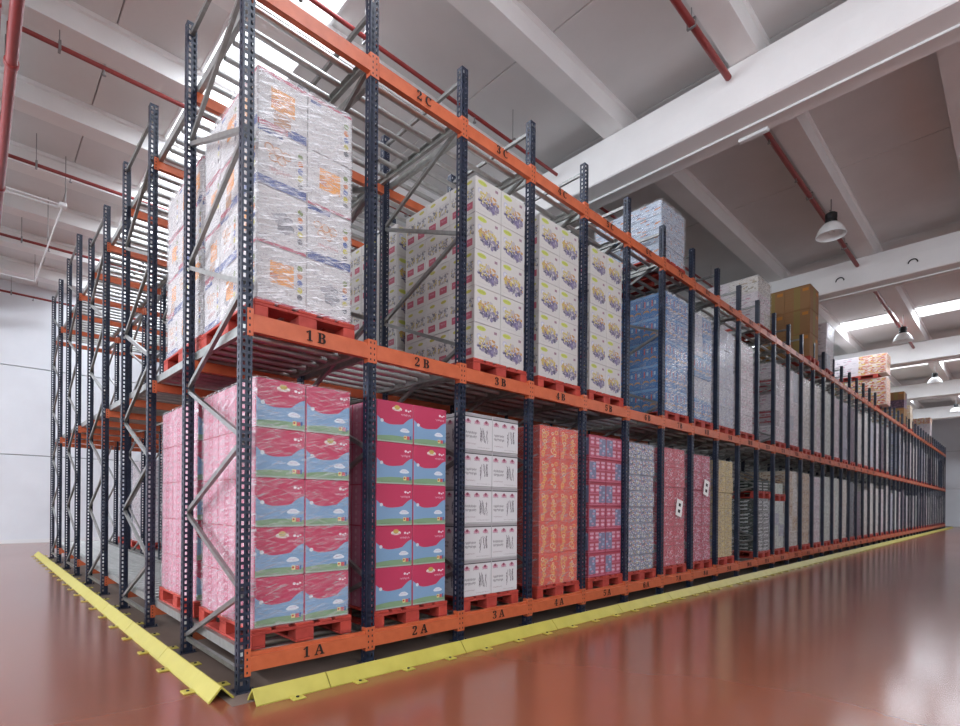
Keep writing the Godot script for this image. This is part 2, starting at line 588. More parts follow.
		scribble(im, r, 24, 226, 150, 9, c8(196, 190, 194))
		for half in 2:
			var o := TW + half * 128.0
			ell(im, o + 70, 28, 30, 12, c8(196, 190, 86)); rect(im, o + 24, 176, 80, 52, c8(192, 92, 110)); scribble(im, r, o + 38, 190, 46, 14, c8(232, 206, 212))
			for k in 60:
				ell(im, o + 66 + r.randf_range(-50, 50), 112 + r.randf_range(-30, 36), r.randf_range(4, 10), r.randf_range(4, 10), [c8(150, 146, 156), c8(184, 180, 178), c8(128, 128, 136), c8(206, 186, 126)][r.randi() % 4])
			scribble(im, r, o + 10, 70, 110, 8, c8(170, 160, 166))
		M["toy%d" % variant] = print_mat(im, r)

# ---------------------------------------------------------------- constants of the rack
const PITCH := 1.0
const BAYS := 46
const STEP := 1.31          # depth between posts
const TOP := 5.46
const LV := [0.2, 2.552, 4.887]
const RISE := 0.012         # lanes climb a little towards the back
const POST_W := 0.078
const POST_D := 0.072
const SKY_GLOW := 1.6
const SKY_LIGHT := 3.6
const ADDED_WIN_LIGHT := 3.8

func level(l: int, d: float) -> float:
	return float(LV[l]) + RISE * d

var meshes := {}

# ---------------------------------------------------------------- the picture
func _ready() -> void:
	var cam := Camera3D.new()
	cam.name = "camera"
	add_child(cam)
	cam.transform = Transform3D(Basis(Vector3.UP, -0.7689) * Basis(Vector3(0, 0, 1), 0.008), Vector3(-1.3595, 1.3002, 3.758))
	var f := 526.94
	cam.near = 0.05
	cam.far = 200.0
	cam.projection = Camera3D.PROJECTION_FRUSTUM
	cam.size = cam.near * 726.0 / f
	cam.frustum_offset = Vector2(0, cam.near * (505.13 - 363.0) / f)
	cam.current = true

	var env := Environment.new()
	env.background_mode = Environment.BG_COLOR
	env.background_color = c8(190, 205, 225)
	env.tonemap_mode = Environment.TONE_MAPPER_LINEAR
	env.tonemap_exposure = 0.95
	env.sdfgi_enabled = true
	env.ssao_enabled = true
	env.ssil_enabled = true
	var we := WorldEnvironment.new()
	we.name = "environment"
	we.environment = env
	add_child(we)

	# roof lights: glazed roof strips; the first, unseen, is added to light the rack
	var strips := [[-8.0, -6.7], [1.2, 2.25], [21.5, 22.7], [29.6, 30.8], [38.6, 39.8]]
	for s in strips:
		var lamp := AreaLight3D.new()
		lamp.name = numbered("roof_light")
		add_child(lamp)
		lamp.area_size = Vector2(s[1] - s[0], 29.0)
		lamp.area_normalize_energy = false
		lamp.light_energy = SKY_LIGHT if s[0] < 10.0 else SKY_LIGHT * 1.3
		lamp.light_color = c8(236, 244, 255)
		lamp.area_range = 60.0
		lamp.shadow_enabled = true
		lamp.transform = Transform3D(Basis(Vector3.RIGHT, -PI / 2), Vector3((s[0] + s[1]) * 0.5, 7.99, -3.2))

	var added_panes := [[Vector3(-11.94, 4.6, 4.0), PI / 2], [Vector3(-11.94, 4.6, -4.0), PI / 2], [Vector3(-11.94, 4.6, -12.0), PI / 2], [Vector3(-5.0, 4.6, 11.94), PI], [Vector3(3.0, 4.6, 11.94), PI]]  # added windows out of view, fill light for ceiling and load fronts
	for p in added_panes:
		var lamp := AreaLight3D.new()
		lamp.name = numbered("added_window_light")
		add_child(lamp)
		lamp.area_size = Vector2(5.4, 3.2)
		lamp.area_normalize_energy = false
		lamp.light_energy = ADDED_WIN_LIGHT if p[0].x < -11.0 else ADDED_WIN_LIGHT * 0.25
		lamp.light_color = c8(236, 244, 255)
		lamp.area_range = 60.0
		lamp.shadow_enabled = true
		lamp.transform = Transform3D(Basis(Vector3.UP, p[1]) * Basis(Vector3.UP, PI), Vector3(p[0]) + Basis(Vector3.UP, p[1]) * Vector3(0, 0, 0.1))

	make_materials()
	make_prints()
	build_shell(strips, added_panes)
	build_rack()
	build_barriers()
	build_loads()
	build_services()

# ---------------------------------------------------------------- hall
func build_shell(strips: Array, added_panes: Array) -> void:
	var X0 := -12.0
	var X1 := 50.0
	var D0 := -12.0
	var D1 := 18.0
	var mb := MB.new()
	mb.box(Vector3((X0 + X1) / 2, -0.1, -(D0 + D1) / 2), Vector3(X1 - X0 + 0.6, 0.2, D1 - D0 + 0.6))
	var fl := structure("floor")
	part("slab", mb.mesh(M.floor), fl)
	# unpainted strip of floor under the rack
	mb = MB.new()
	mb.box(Vector3(23.0, 0.0007, -5.9), Vector3(46.3, 0.0016, 12.3))
	part("rack_bed", mb.mesh(M.bed), fl)
	# walls of stacked precast panels over a core
	var sides := {"back": [Vector3((X0 + X1) / 2, 0, -D1), X1 - X0, 0.0], "front": [Vector3((X0 + X1) / 2, 0, -D0), X1 - X0, PI], "left": [Vector3(X0, 0, -(D0 + D1) / 2), D1 - D0, PI / 2], "right": [Vector3(X1, 0, -(D0 + D1) / 2), D1 - D0, -PI / 2]}
	for s in sides:
		var a: Array = sides[s]
		var w := structure("wall_" + s)
		w.position = a[0]
		w.rotation.y = a[2]
		mb = MB.new()
		mb.box(Vector3(0, 4.13, -0.2), Vector3(a[1] + 0.6, 8.4, 0.2))
		part("wall_core", mb.mesh(M.joint), w)
		var cols := int(a[1] / 8.0)
		var cw: float = a[1] / cols
		mb = MB.new()
		mb.cbox(Vector3.ZERO, Vector3(cw - 0.025, 2.725, 0.1), 0.008)
		var pm := mb.mesh(M.wall)
		for row in 3:
			for k in cols:
				part("wall_panel", pm, w, Vector3(-float(a[1]) / 2 + cw * (k + 0.5), 1.375 + row * 2.75, -0.05))
		if s == "back":
			mb = MB.new()
			mb.box(Vector3(0, 0.06, 0.012), Vector3(a[1], 0.12, 0.024))
			var bb := structure("baseboard_back")
			bb.position = a[0]
			part("skirting", mb.mesh(M.white_metal), bb)
	# roof: deck, panels between purlins, purlins along x, girders along depth
	var ce := structure("ceiling")
	mb = MB.new()
	mb.box(Vector3((X0 + X1) / 2, 8.33, -(D0 + D1) / 2), Vector3(X1 - X0 + 0.6, 0.1, D1 - D0 + 0.6))
	part("roof_deck", mb.mesh(M.joint), ce)
	var gird := [-1.72, 6.92, 15.35, 25.2, 34.0, 42.8]
	var breaks := [X0, -8.0, -6.7, -4.2, -1.72, 0.1, 1.2, 2.25, 4.6, 6.92, 11.1, 15.35, 21.5, 22.7, 25.2, 29.6, 30.8, 34.0, 38.6, 39.8, 42.8, X1]
	var starts := []
	for s in strips:
		starts.append(s[0])
	var pur := []
	var d := -0.92 - 2.13 * 5
	while d < D1:
		pur.append(d)
		d += 2.13
	var edges := [D0]
	edges.append_array(pur)
	edges.append(D1)
	var cache := {}
	for a in breaks.size() - 1:
		if breaks[a] in starts:
			continue
		for b in edges.size() - 1:
			var w: float = breaks[a + 1] - breaks[a] - 0.015
			var l: float = edges[b + 1] - edges[b] - 0.015
			if l < 0.1:
				continue
			var key := "%.3f_%.3f" % [w, l]
			if not cache.has(key):
				mb = MB.new()
				mb.cbox(Vector3.ZERO, Vector3(w, 0.16, l), 0.006)
				cache[key] = mb.mesh(M.roof)
			part("roof_panel", cache[key], ce, Vector3((breaks[a] + breaks[a + 1]) / 2, 8.16, -(edges[b] + edges[b + 1]) / 2))
	mb = MB.new()
	mb.prism([Vector2(-0.19, 7.73), Vector2(0.19, 7.73), Vector2(0.2, 8.0), Vector2(0.23, 8.02), Vector2(0.23, 8.1), Vector2(-0.23, 8.1), Vector2(-0.23, 8.02), Vector2(-0.2, 8.0)], X0, X1, true, Basis(Vector3.UP, PI / 2))
	var pmesh := mb.mesh(M.concrete)
	for p in pur:
		part("purlin", pmesh, ce, Vector3(0, 0, -float(p)))
	mb = MB.new()
	mb.prism([Vector2(-0.34, 7.0), Vector2(0.34, 7.0), Vector2(0.36, 7.02), Vector2(0.36, 7.45), Vector2(0.34, 7.72), Vector2(-0.34, 7.72), Vector2(-0.36, 7.45), Vector2(-0.36, 7.02)], -D1, -D0)
	var gmesh := mb.mesh(M.concrete)
	mb = MB.new()
	mb.bar(Vector3(0.05, 6.985, -D1), Vector3(0.05, 6.985, -D0), 0.03, 0.03)
	var cmesh := mb.mesh(M.white_metal)
	mb = MB.new()
	for k in 9:
		var an := PI * k / 8.0
		var an2 := PI * (k + 1) / 8.0
		if k < 8:
			mb.cyl(Vector3(0, sin(an) * 0.09, -cos(an) * 0.09), Vector3(0, sin(an2) * 0.09, -cos(an2) * 0.09), 0.014, 6)
	var hmesh := mb.mesh(M.black)
	for g in gird.size():
		var o := part("girder", gmesh, ce, Vector3(gird[g], 0, 0))
		part("cable_duct", cmesh, o)
		for hd in ([-4.9, -3.4, -1.85, -0.36] if g == 2 else []):
			part("lifting_loop", hmesh, o, Vector3(-0.376, 7.24, -float(hd)))
	# unseen windows, added to light the ceiling and load fronts from left and behind
	mb = MB.new()
	mb.box(Vector3.ZERO, Vector3(5.5, 3.3, 0.03))
	var pane_mesh := mb.mesh(M.window)
	mb = MB.new()
	for e in [-1, 1]:
		mb.box(Vector3(e * 2.8, 0, 0.02), Vector3(0.1, 3.5, 0.1))
		mb.box(Vector3(0, e * 1.7, 0.02), Vector3(5.7, 0.1, 0.1))
	mb.box(Vector3(0, 0, 0.02), Vector3(0.06, 3.3, 0.06))
	var frame_mesh := mb.mesh(M.white_metal)
	for k in added_panes.size():
		var w := structure("window_%d" % (strips.size() + k + 1))
		w.position = added_panes[k][0]
		w.rotation.y = added_panes[k][1]
		part("pane", pane_mesh, w)
		part("frame", frame_mesh, w)
	# the glazed strips themselves
	for k in strips.size():
		var s: Array = strips[k]
		var w := structure("window_%d" % (k + 1))
		for b in edges.size() - 1:
			var l: float = edges[b + 1] - edges[b] - 0.05
			if l < 0.1:
				continue
			mb = MB.new()
			mb.box(Vector3((s[0] + s[1]) / 2, 8.08, -(edges[b] + edges[b + 1]) / 2), Vector3(s[1] - s[0] - 0.04, 0.03, l))
			part("pane", mb.mesh(M.skylight), w)
		mb = MB.new()
		for e in 2:
			mb.bar(Vector3(float(s[e]), 8.15, -D1), Vector3(float(s[e]), 8.15, -D0), 0.04, 0.18)
		part("frame", mb.mesh(M.white_metal), w)

# ---------------------------------------------------------------- rack
# sheet-steel post: three perforated faces and two returned lips, welded into one mesh
func post_mesh(h: float) -> ArrayMesh:
	var key := "post%.2f" % h
	if meshes.has(key):
		return meshes[key]
	var mb := MB.new()
	var pw := POST_W / 2
	var pd := POST_D / 2
	var faces := [
		[Vector3(-pw, 0, pd), Vector3(1, 0, 0), POST_W, Vector3(0, 0, 1), [0.021, 0.057]],
		[Vector3(-pw, 0, -pd), Vector3(0, 0, 1), POST_D, Vector3(-1, 0, 0), [0.036]],
		[Vector3(pw, 0, -pd), Vector3(0, 0, 1), POST_D, Vector3(1, 0, 0), [0.036]],
		[Vector3(-pw, 0, -pd), Vector3(1, 0, 0), 0.022, Vector3(0, 0, -1), []],
		[Vector3(pw - 0.022, 0, -pd), Vector3(1, 0, 0), 0.022, Vector3(0, 0, -1), []],
	]
	var hw := 0.017
	var hh := 0.028
	for f in faces:
		var o: Vector3 = f[0]
		var u: Vector3 = f[1]
		var wid: float = f[2]
		var nn: Vector3 = f[3]
		var xs := [0.0]
		for c in f[4]:
			xs.append(float(c) - hw / 2)
			xs.append(float(c) + hw / 2)
		xs.append(wid)
		for k in range(0, xs.size() - 1):
			var a := o + u * float(xs[k])
			var b := o + u * float(xs[k + 1])
			if k % 2 == 0:
				mb.quad(a, b, b + Vector3.UP * h, a + Vector3.UP * h, nn)
			else:
				var y := 0.05
				var y_prev := 0.0
				while y < h - 0.03:
					mb.quad(a + Vector3.UP * y_prev, b + Vector3.UP * y_prev, b + Vector3.UP * y, a + Vector3.UP * y, nn)
					y_prev = y + hh
					y += 0.05
				mb.quad(a + Vector3.UP * y_prev, b + Vector3.UP * y_prev, b + Vector3.UP * h, a + Vector3.UP * h, nn)
	meshes[key] = mb.mesh(M.navy)
	return meshes[key]

# bracing of one frame, from the front post (z = 0) to the rear post (z = -STEP)
func brace_ends(h: float) -> Array:
	var out := []
	out.append([0.13, 0.13])
	var y := 0.16
	var rear := true
	while y + 0.54 < h - 0.1:
		if rear:
			out.append([y, y + 0.5])       # [rear height, front height]
		else:
			out.append([y + 0.5, y])
		y += 0.535
		rear = not rear
	out.append([h - 0.1, h - 0.1])
	return out

func brace_bar(mb: MB, rear_y: float, front_y: float) -> void:
	mb.bar(Vector3(0, rear_y, -STEP + 0.03), Vector3(0, front_y, -0.03), 0.028, 0.036)

func build_rack() -> void:
	var rack := thing("pallet_rack", Vector3.ZERO, "tall navy and orange steel pallet rack with galvanised roller lanes, filling the hall", "pallet rack")
	# foot plate with anchor bolts
	var mb := MB.new()
	mb.cbox(Vector3(0, 0.004, 0), Vector3(0.13, 0.008, 0.13), 0.002)
	for p in [[-0.052, 0.05], [0.052, 0.05]]:
		mb.cyl(Vector3(p[0], 0.008, p[1]), Vector3(p[0], 0.03, p[1]), 0.008, 6)
	var foot := mb.mesh(M.navy)
	var h_of := func(j: int) -> float: return TOP if j < 6 else TOP + 0.55
	for j in range(0, 10, 2):
		var hh: float = h_of.call(j)
		var ends := brace_ends(hh)
		mb = MB.new()
		for e in ends:
			brace_bar(mb, e[0], e[1])
		var joined := mb.mesh(M.brace)
		for b in BAYS + 1:
			if j >= 2 and b > 14:
				continue
			var fr := Node3D.new()
			fr.name = "upright_frame"
			rack.add_child(fr, true)
			fr.position = Vector3(b * PITCH, 0, -j * STEP)
			part("post", post_mesh(hh), fr)
			part("post", post_mesh(hh), fr, Vector3(0, 0, -STEP))
			part("foot_plate", foot, fr)
			part("foot_plate", foot, fr, Vector3(0, 0, -STEP))
			if b == 0 or (j == 0 and b < 10):
				for k in ends.size():
					var kk := "brace%.2f_%d" % [hh, k]
					if not meshes.has(kk):
						mb = MB.new()
						brace_bar(mb, ends[k][0], ends[k][1])
						meshes[kk] = mb.mesh(M.brace)
					part("brace", meshes[kk], fr)
			else:
				var o := part("bracing", joined, fr)
				o.set_meta("kind", "stuff")
	# beams
	var blen := PITCH - POST_W
	mb = MB.new()
	mb.prism([Vector2(-0.022, -0.065), Vector2(0.028, -0.065), Vector2(0.028, 0.06), Vector2(0.023, 0.065), Vector2(-0.004, 0.065), Vector2(-0.004, 0.04), Vector2(-0.022, 0.04)], -blen / 2, blen / 2, true, Basis(Vector3.UP, -PI / 2) * Basis(Vector3(-1, 0, 0), Vector3(0, 1, 0), Vector3(0, 0, -1)))
	var beam := mb.mesh(M.orange)
	var brackets := []
	for sg in [1.0, -1.0]:
		mb = MB.new()
		mb.box(Vector3(0, 0, 0), Vector3(0.042, 0.19, 0.005))
		mb.box(Vector3(0.0185 * sg, 0, -0.03), Vector3(0.005, 0.19, 0.06))
		var bm := mb.mesh(M.orange)
		var ms := MB.new()
		for k in 4:
			ms.box(Vector3(-0.004 * sg, -0.069 + k * 0.046, 0.0026), Vector3(0.011, 0.017, 0.001))
		var arr := ms.mesh(M.black).surface_get_arrays(0)
		bm.add_surface_from_arrays(Mesh.PRIMITIVE_TRIANGLES, arr)
		bm.surface_set_material(1, M.black)
		brackets.append(bm)
	var bracket_l: ArrayMesh = brackets[0]
	var bracket_r: ArrayMesh = brackets[1]
	var font := SystemFont.new()
	font.font_names = PackedStringArray(["Droid Serif"])
	font.font_weight = 700
	for l in 3:
		for b in BAYS:
			var o := part("front_beam", beam, rack, Vector3((b + 0.5) * PITCH, LV[l], POST_D / 2 - 0.012))
			for e in 2:
				part("bracket", bracket_l if e == 0 else bracket_r, o, Vector3((-1 if e == 0 else 1) * (PITCH / 2 - 0.0215), 0, 0.0155))
			if b < 22 and not (l == 2 and b == 0):
				var tm := TextMesh.new()
				tm.text = "%d %s" % [b + 1, "ABC"[l]]
				tm.font = font
				tm.font_size = 64
				tm.pixel_size = 0.0017
				tm.depth = 0.002
				tm.curve_step = 4.0
				tm.material = M.ink
				part("lettering", tm, o, Vector3(0.0, -0.002, 0.030))
	# beams further in, under the lanes; those on rear posts turn their open side to the aisle
	mb = MB.new()
	mb.prism([Vector2(0.028, -0.065), Vector2(0.028, -0.06), Vector2(-0.017, -0.06), Vector2(-0.017, 0.06), Vector2(0.028, 0.06), Vector2(0.028, 0.065), Vector2(-0.022, 0.065), Vector2(-0.022, -0.065)], -blen / 2, blen / 2, true, Basis(Vector3.UP, -PI / 2) * Basis(Vector3(-1, 0, 0), Vector3(0, 1, 0), Vector3(0, 0, -1)))
	var channel := mb.mesh(M.orange)
	var low := Basis.from_scale(Vector3(1, 0.68, 1))
	for l in 3:
		for j in range(1, 10):
			for b in BAYS:
				if b > 7:
					continue
				var o := part("cross_beam", beam if j % 2 == 0 else channel, rack, Vector3((b + 0.5) * PITCH, level(l, j * STEP) - 0.07, -j * STEP + POST_D / 2 - 0.012))
				o.basis = low
				if j % 2 == 0 and (b == 0 or (l == 2 and b < 4)):
					part("bracket", bracket_l, o, Vector3(-(PITCH / 2 - 0.0215), 0.0, 0.0155))
					part("bracket", bracket_r, o, Vector3((PITCH / 2 - 0.0215), 0.0, 0.0155))
	# roller lanes
	var length := 9 * STEP - 0.05
	var count := int(length / 0.2)
	mb = MB.new()
	mb.cyl(Vector3(-0.4, 0, 0), Vector3(0.4, 0, 0), 0.026, 10)
	mb.cyl(Vector3(-0.43, 0, 0), Vector3(0.43, 0, 0), 0.008, 6)
	var roller := mb.mesh(M.galv)
	mb = MB.new()
	for k in count:
		mb.cyl(Vector3(-0.4, 0, -0.12 - k * 0.2), Vector3(0.4, 0, -0.12 - k * 0.2), 0.026, 8, -1.0, false)
	var rollers := mb.mesh(M.galv)
	mb = MB.new()
	var prof := [Vector2(-0.018, -0.036), Vector2(0.018, -0.036), Vector2(0.018, -0.032), Vector2(-0.014, -0.032), Vector2(-0.014, 0.032), Vector2(0.018, 0.032), Vector2(0.018, 0.036), Vector2(-0.018, 0.036)]
	mb.prism(prof, -length - 0.02, -0.02)
	var rail := mb.mesh(M.galv_rail)
	for l in 3:
		for b in BAYS:
			var lane := Node3D.new()
			lane.name = "roller_lane"
			rack.add_child(lane, true)
			lane.position = Vector3((b + 0.5) * PITCH, LV[l] + 0.012, -0.04)
			lane.rotation.x = atan(RISE)
			part("rail", rail, lane, Vector3(-0.435, 0, 0))
			var rr := part("rail", rail, lane, Vector3(0.435, 0, 0))
			rr.rotation.z = PI
			if (l == 0 and b == 0) or (l == 1 and b == 0) or (l == 2 and b < 3):
				for k in count:
					part("roller", roller, lane, Vector3(0, 0, -0.12 - k * 0.2))
			else:
				var o := part("rollers", rollers, lane)
				o.set_meta("kind", "stuff")

# ---------------------------------------------------------------- floor guards
func guard(at: Vector3, turn: float, length: float, label: String) -> void:
	# angle-iron guard running along local x; local +z is the aisle side
	var key := "guard%.2f" % length
	if not meshes.has(key):
		var mb := MB.new()
		var t := 0.008
		mb.prism([Vector2(0.08, 0.0), Vector2(0.08, t), Vector2(0.004, 0.094), Vector2(-0.004, 0.094), Vector2(-0.08, t), Vector2(-0.08, 0.0), Vector2(-0.07, 0.0), Vector2(0.0, 0.082), Vector2(0.07, 0.0)], -length / 2 + 0.004, length / 2 - 0.004, true, Basis(Vector3.UP, PI / 2) * Basis(Vector3(-1, 0, 0), Vector3(0, 1, 0), Vector3(0, 0, -1)))
		meshes[key] = mb.mesh(M.yellow)
		mb = MB.new()
		mb.cbox(Vector3(0, 0.005, 0.035), Vector3(0.09, 0.01, 0.085), 0.003)
		meshes["guard_tab"] = mb.mesh(M.yellow)
		mb = MB.new()
		mb.cyl(Vector3(0, 0.008, 0.04), Vector3(0, 0.017, 0.04), 0.011, 6)
		meshes["guard_bolt"] = mb.mesh(M.black)
	var g := thing("floor_guard", at, label, "guard rail", "yellow floor guards around the rack")
	g.rotation.y = turn
	part("angle_plate", meshes[key], g)
	var n := maxi(1, int(round(length / (0.52 if absf(turn) < 0.1 else 0.65))))
	for k in n:
		var x := -length / 2 + length * (k + 0.5) / n
		for s in 2:
			var tb := part("fixing_tab", meshes["guard_tab"], g, Vector3(x, 0, 0.075 if s == 0 else -0.075))
			if s == 1:
				tb.rotation.y = PI
			part("bolt", meshes["guard_bolt"], tb)

func build_barriers() -> void:
	var ord := ["first", "second", "third", "fourth", "fifth", "sixth", "seventh", "eighth", "ninth", "tenth"]
	var x := -0.04
	var k := 0
	while x < BAYS + 0.3:
		var l := 0.52 if k == 0 else 1.3
		var said: String = ("short yellow steel floor guard at the rack corner in front of bay 1A" if k == 0 else "yellow steel floor guard on red floor in front of bay %dA" % int(clampf(x + l / 2 + 0.5, 1, BAYS)))
		if k > 0 and int(x + l / 2 + 0.5) == int(x - 1.3 + l / 2 + 0.5):
			said += ", farther piece"
		guard(Vector3(x + l / 2, 0, 0.275), 0.0, l, said)
		x += l
		k += 1
	var d := -0.1
	k = 0
	while d < 12.3:
		guard(Vector3(-0.165, 0, -(d + 0.65)), -PI / 2, 1.3, "yellow steel floor guard along the open rack end, %s from the front corner" % ord[k])
		d += 1.3
		k += 1

# ---------------------------------------------------------------- pallets, cartons and film
func pallet_parts() -> Array:
	# [name, mesh, position] of a nine-block pallet, 0.8 x 1.2 x 0.144, origin at the base centre
	if meshes.has("pallet_list"):
		return meshes["pallet_list"]
	var out := []
	var mk := func(s: Vector3, m: Material) -> ArrayMesh:
		var mb := MB.new()
		mb.cbox(Vector3.ZERO, s, 0.004)
		return mb.mesh(m)
	var wide: ArrayMesh = mk.call(Vector3(0.145, 0.022, 1.2), M.pallet)
	var slim: ArrayMesh = mk.call(Vector3(0.1, 0.022, 1.2), M.pallet2)
	var cross: ArrayMesh = mk.call(Vector3(0.8, 0.022, 0.145), M.pallet2)
	var blk: ArrayMesh = mk.call(Vector3(0.1, 0.078, 0.145), M.pallet)
	var blk_mid: ArrayMesh = mk.call(Vector3(0.145, 0.078, 0.145), M.pallet2)
	for x in [[-0.3275, wide], [-0.175, slim], [0.0, wide], [0.175, slim], [0.3275, wide]]:
		out.append(["deck_board", x[1], Vector3(x[0], 0.133, 0)])
	for z in [-0.5275, 0.0, 0.5275]:
		out.append(["stringer_board", cross, Vector3(0, 0.111, z)])
		for x in [-0.35, 0.0, 0.35]:
			out.append(["block", blk_mid if x == 0.0 else blk, Vector3(x, 0.061, z)])
	for x in [-0.35, 0.0, 0.35]:
		out.append(["base_board", slim if x != 0.0 else wide, Vector3(x, 0.011, 0)])
	var mb := MB.new()
	for p in out:
		var m: ArrayMesh = p[1]
		var bb := m.get_aabb()
		mb.box(Vector3(p[2]), bb.size)
	meshes["pallet_plain"] = mb.mesh(M.pallet)
	meshes["pallet_list"] = out
	return out

func pallet(at: Vector3, label: String, detailed: bool) -> void:
	var parts := pallet_parts()
	if detailed:
		var o := thing("pallet", at, label, "pallet", "red pallets in the rack")
		for p in parts:
			part(p[0], p[1], o, p[2])
	else:
		single("pallet", meshes["pallet_plain"], at, label, "pallet", "red pallets in the rack")

func carton_mesh(s: Vector3, mat: String) -> ArrayMesh:
	var key := "%s_%.3f_%.3f_%.3f" % [mat, s.x, s.y, s.z]
	if not meshes.has(key):
		var mb := MB.new()
		mb.cbox(Vector3.ZERO, s, 0.005, true)
		meshes[key] = mb.mesh(M[mat])
	return meshes[key]

# film sleeve round a load: creased sheet on four sides, standing just off the cartons
func film_mesh(w: float, h: float, dp: float, mat: String, seed_: int, coarse := false, flank := "") -> ArrayMesh:
	var key := "film_%.2f_%.2f_%.2f_%s_%d" % [w, h, dp, mat, seed_]
	if meshes.has(key):
		return meshes[key]
	var fn := FastNoiseLite.new()
	fn.seed = seed_
	fn.frequency = 2.2
	var mb := MB.new()
	var seg := 8 if coarse else 20
	var vs := 12 if coarse else 28
	var ring_pts := []
	var cr := 0.02
	for c in [[-1, 1], [1, 1], [1, -1], [-1, -1]]:
		ring_pts.append(Vector2(c[0] * (w / 2), c[1] * (dp / 2)))
	var pts := []
	for k in 4:
		var a: Vector2 = ring_pts[k]
		var b: Vector2 = ring_pts[(k + 1) % 4]
		var nn := Vector2((b - a).y, -(b - a).x).normalized()
		if nn.dot((a + b) * 0.5) < 0:
			nn = -nn
		for s in seg + 1:
			var u := float(s) / seg
			pts.append([a.lerp(b, lerpf(cr, 1.0 - cr, u)), nn])
	var np := pts.size()
	var k0 := mb.v.size()
	var along := 0.0
	for p in np + 1:
		var q: Array = pts[p % np]
		var pos: Vector2 = q[0]
		if p > 0:
			along += pos.distance_to(pts[p - 1][0])
		for y in vs + 1:
			var yy := h * y / vs
			var wob := fn.get_noise_3d(pos.x * 1.4 + pos.y * 1.4, yy * 6.0 + along * 1.2, seed_) * 0.007 + 0.009
			var nn: Vector2 = q[1]
			var pp := pos + nn * wob
			mb.v.append(Vector3(pp.x, yy, pp.y))
			mb.n.append(Vector3(nn.x, 0, nn.y))
			mb.t.append(Vector2(along * 0.85, 1.0 - yy * 0.85))
	for p in np:
		for y in vs:
			var q := k0 + p * (vs + 1) + y
			mb.i.append_array([q, q + 1, q + vs + 2, q, q + vs + 2, q + vs + 1])
	# smooth normals from the creased surface
	var acc := PackedVector3Array()
	acc.resize(mb.v.size())
	for t in range(0, mb.i.size(), 3):
		var a := mb.v[mb.i[t]]
		var b := mb.v[mb.i[t + 1]]
		var c := mb.v[mb.i[t + 2]]
		var fnn := -(b - a).cross(c - a)
		for e in 3:
			acc[mb.i[t + e]] += fnn
	for e in acc.size():
		var base := mb.n[e]
		var nn := acc[e].normalized()
		mb.n[e] = nn if nn.dot(base) > 0 else -nn
	if flank == "":
		meshes[key] = mb.mesh(M[mat])
		return meshes[key]
	# flanks take their own strength of painted film glare
	var mf := MB.new()
	mf.v = mb.v; mf.n = mb.n; mf.t = mb.t
	var own := PackedInt32Array()
	for p in np:
		var is_flank := (p / (seg + 1)) % 2 == 1
		for e in range(p * vs * 6, (p + 1) * vs * 6):
			if is_flank:
				mf.i.append(mb.i[e])
			else:
				own.append(mb.i[e])
	mb.i = own
	var am := mb.mesh(M[mat])
	var arr := []
	arr.resize(Mesh.ARRAY_MAX)
	arr[Mesh.ARRAY_VERTEX] = mf.v
	arr[Mesh.ARRAY_NORMAL] = mf.n
	arr[Mesh.ARRAY_TEX_UV] = mf.t
	arr[Mesh.ARRAY_INDEX] = mf.i
	am.add_surface_from_arrays(Mesh.PRIMITIVE_TRIANGLES, arr)
	am.surface_set_material(1, M[flank])
	meshes[key] = am
	return meshes[key]

const ORD := ["bottom", "second", "third", "fourth", "fifth", "sixth", "seventh", "eighth", "ninth", "tenth"]

func layer_word(k: int, n: int) -> String:
	return "top" if k == n - 1 else ORD[k]

# a load of cartons that can be told apart: every carton a thing of its own
func carton_load(code: String, which: String, at: Vector3, w: float, dp: float, layers: int, lh: float, cols: int, rows: int, prints: Array, look: String, film: String, rng_seed: int, jitter := 0.004) -> void:
	var r := RandomNumberGenerator.new()
	r.seed = rng_seed
	pallet(at, "red pallet under %s, bay %s, %s" % [look, code, which], true)
	var cw := w / cols
	var cd := dp / rows
	var base := at + Vector3(0, 0.1445, 0)
	for y in layers:
		for c in cols:
			for q in rows:
				var pm: String = prints[(y + c + q) % prints.size()] if r.randf() < 0.8 else prints[r.randi() % prints.size()]
				var m := carton_mesh(Vector3(cw - 0.004, lh - 0.001, cd - 0.004), pm)
				var p := base + Vector3(-w / 2 + cw * (c + 0.5), lh * (y + 0.5), dp / 2 - cd * (q + 0.5))
				p.x += r.randf_range(-jitter, jitter) * 0.3
				p.z += r.randf_range(-jitter, jitter) * 0.3
				var lab := "%s carton, bay %s %s, %s layer, %s row, %s" % [look.trim_suffix(" cartons"), code, which, layer_word(y, layers), ["front", "middle", "rear"][mini(q, 2)] if rows > 2 else ["front", "rear"][q], "open-end side" if c == 0 else ("far side" if c == cols - 1 else "middle")]
				single("carton", m, p, lab, "carton", look + " in bay " + code)
	if film != "":
		single("stretch_film", film_mesh(w + 0.012, layers * lh + 0.004, dp + 0.012, film, rng_seed, false, "film_glare_mid" if code == "1A" else ("film" if code == "7B" else "")), base + Vector3(0, 0.002, 0), "clear creased stretch film around %s, bay %s, %s" % [look, code, which], "stretch film", "stretch film on near loads")

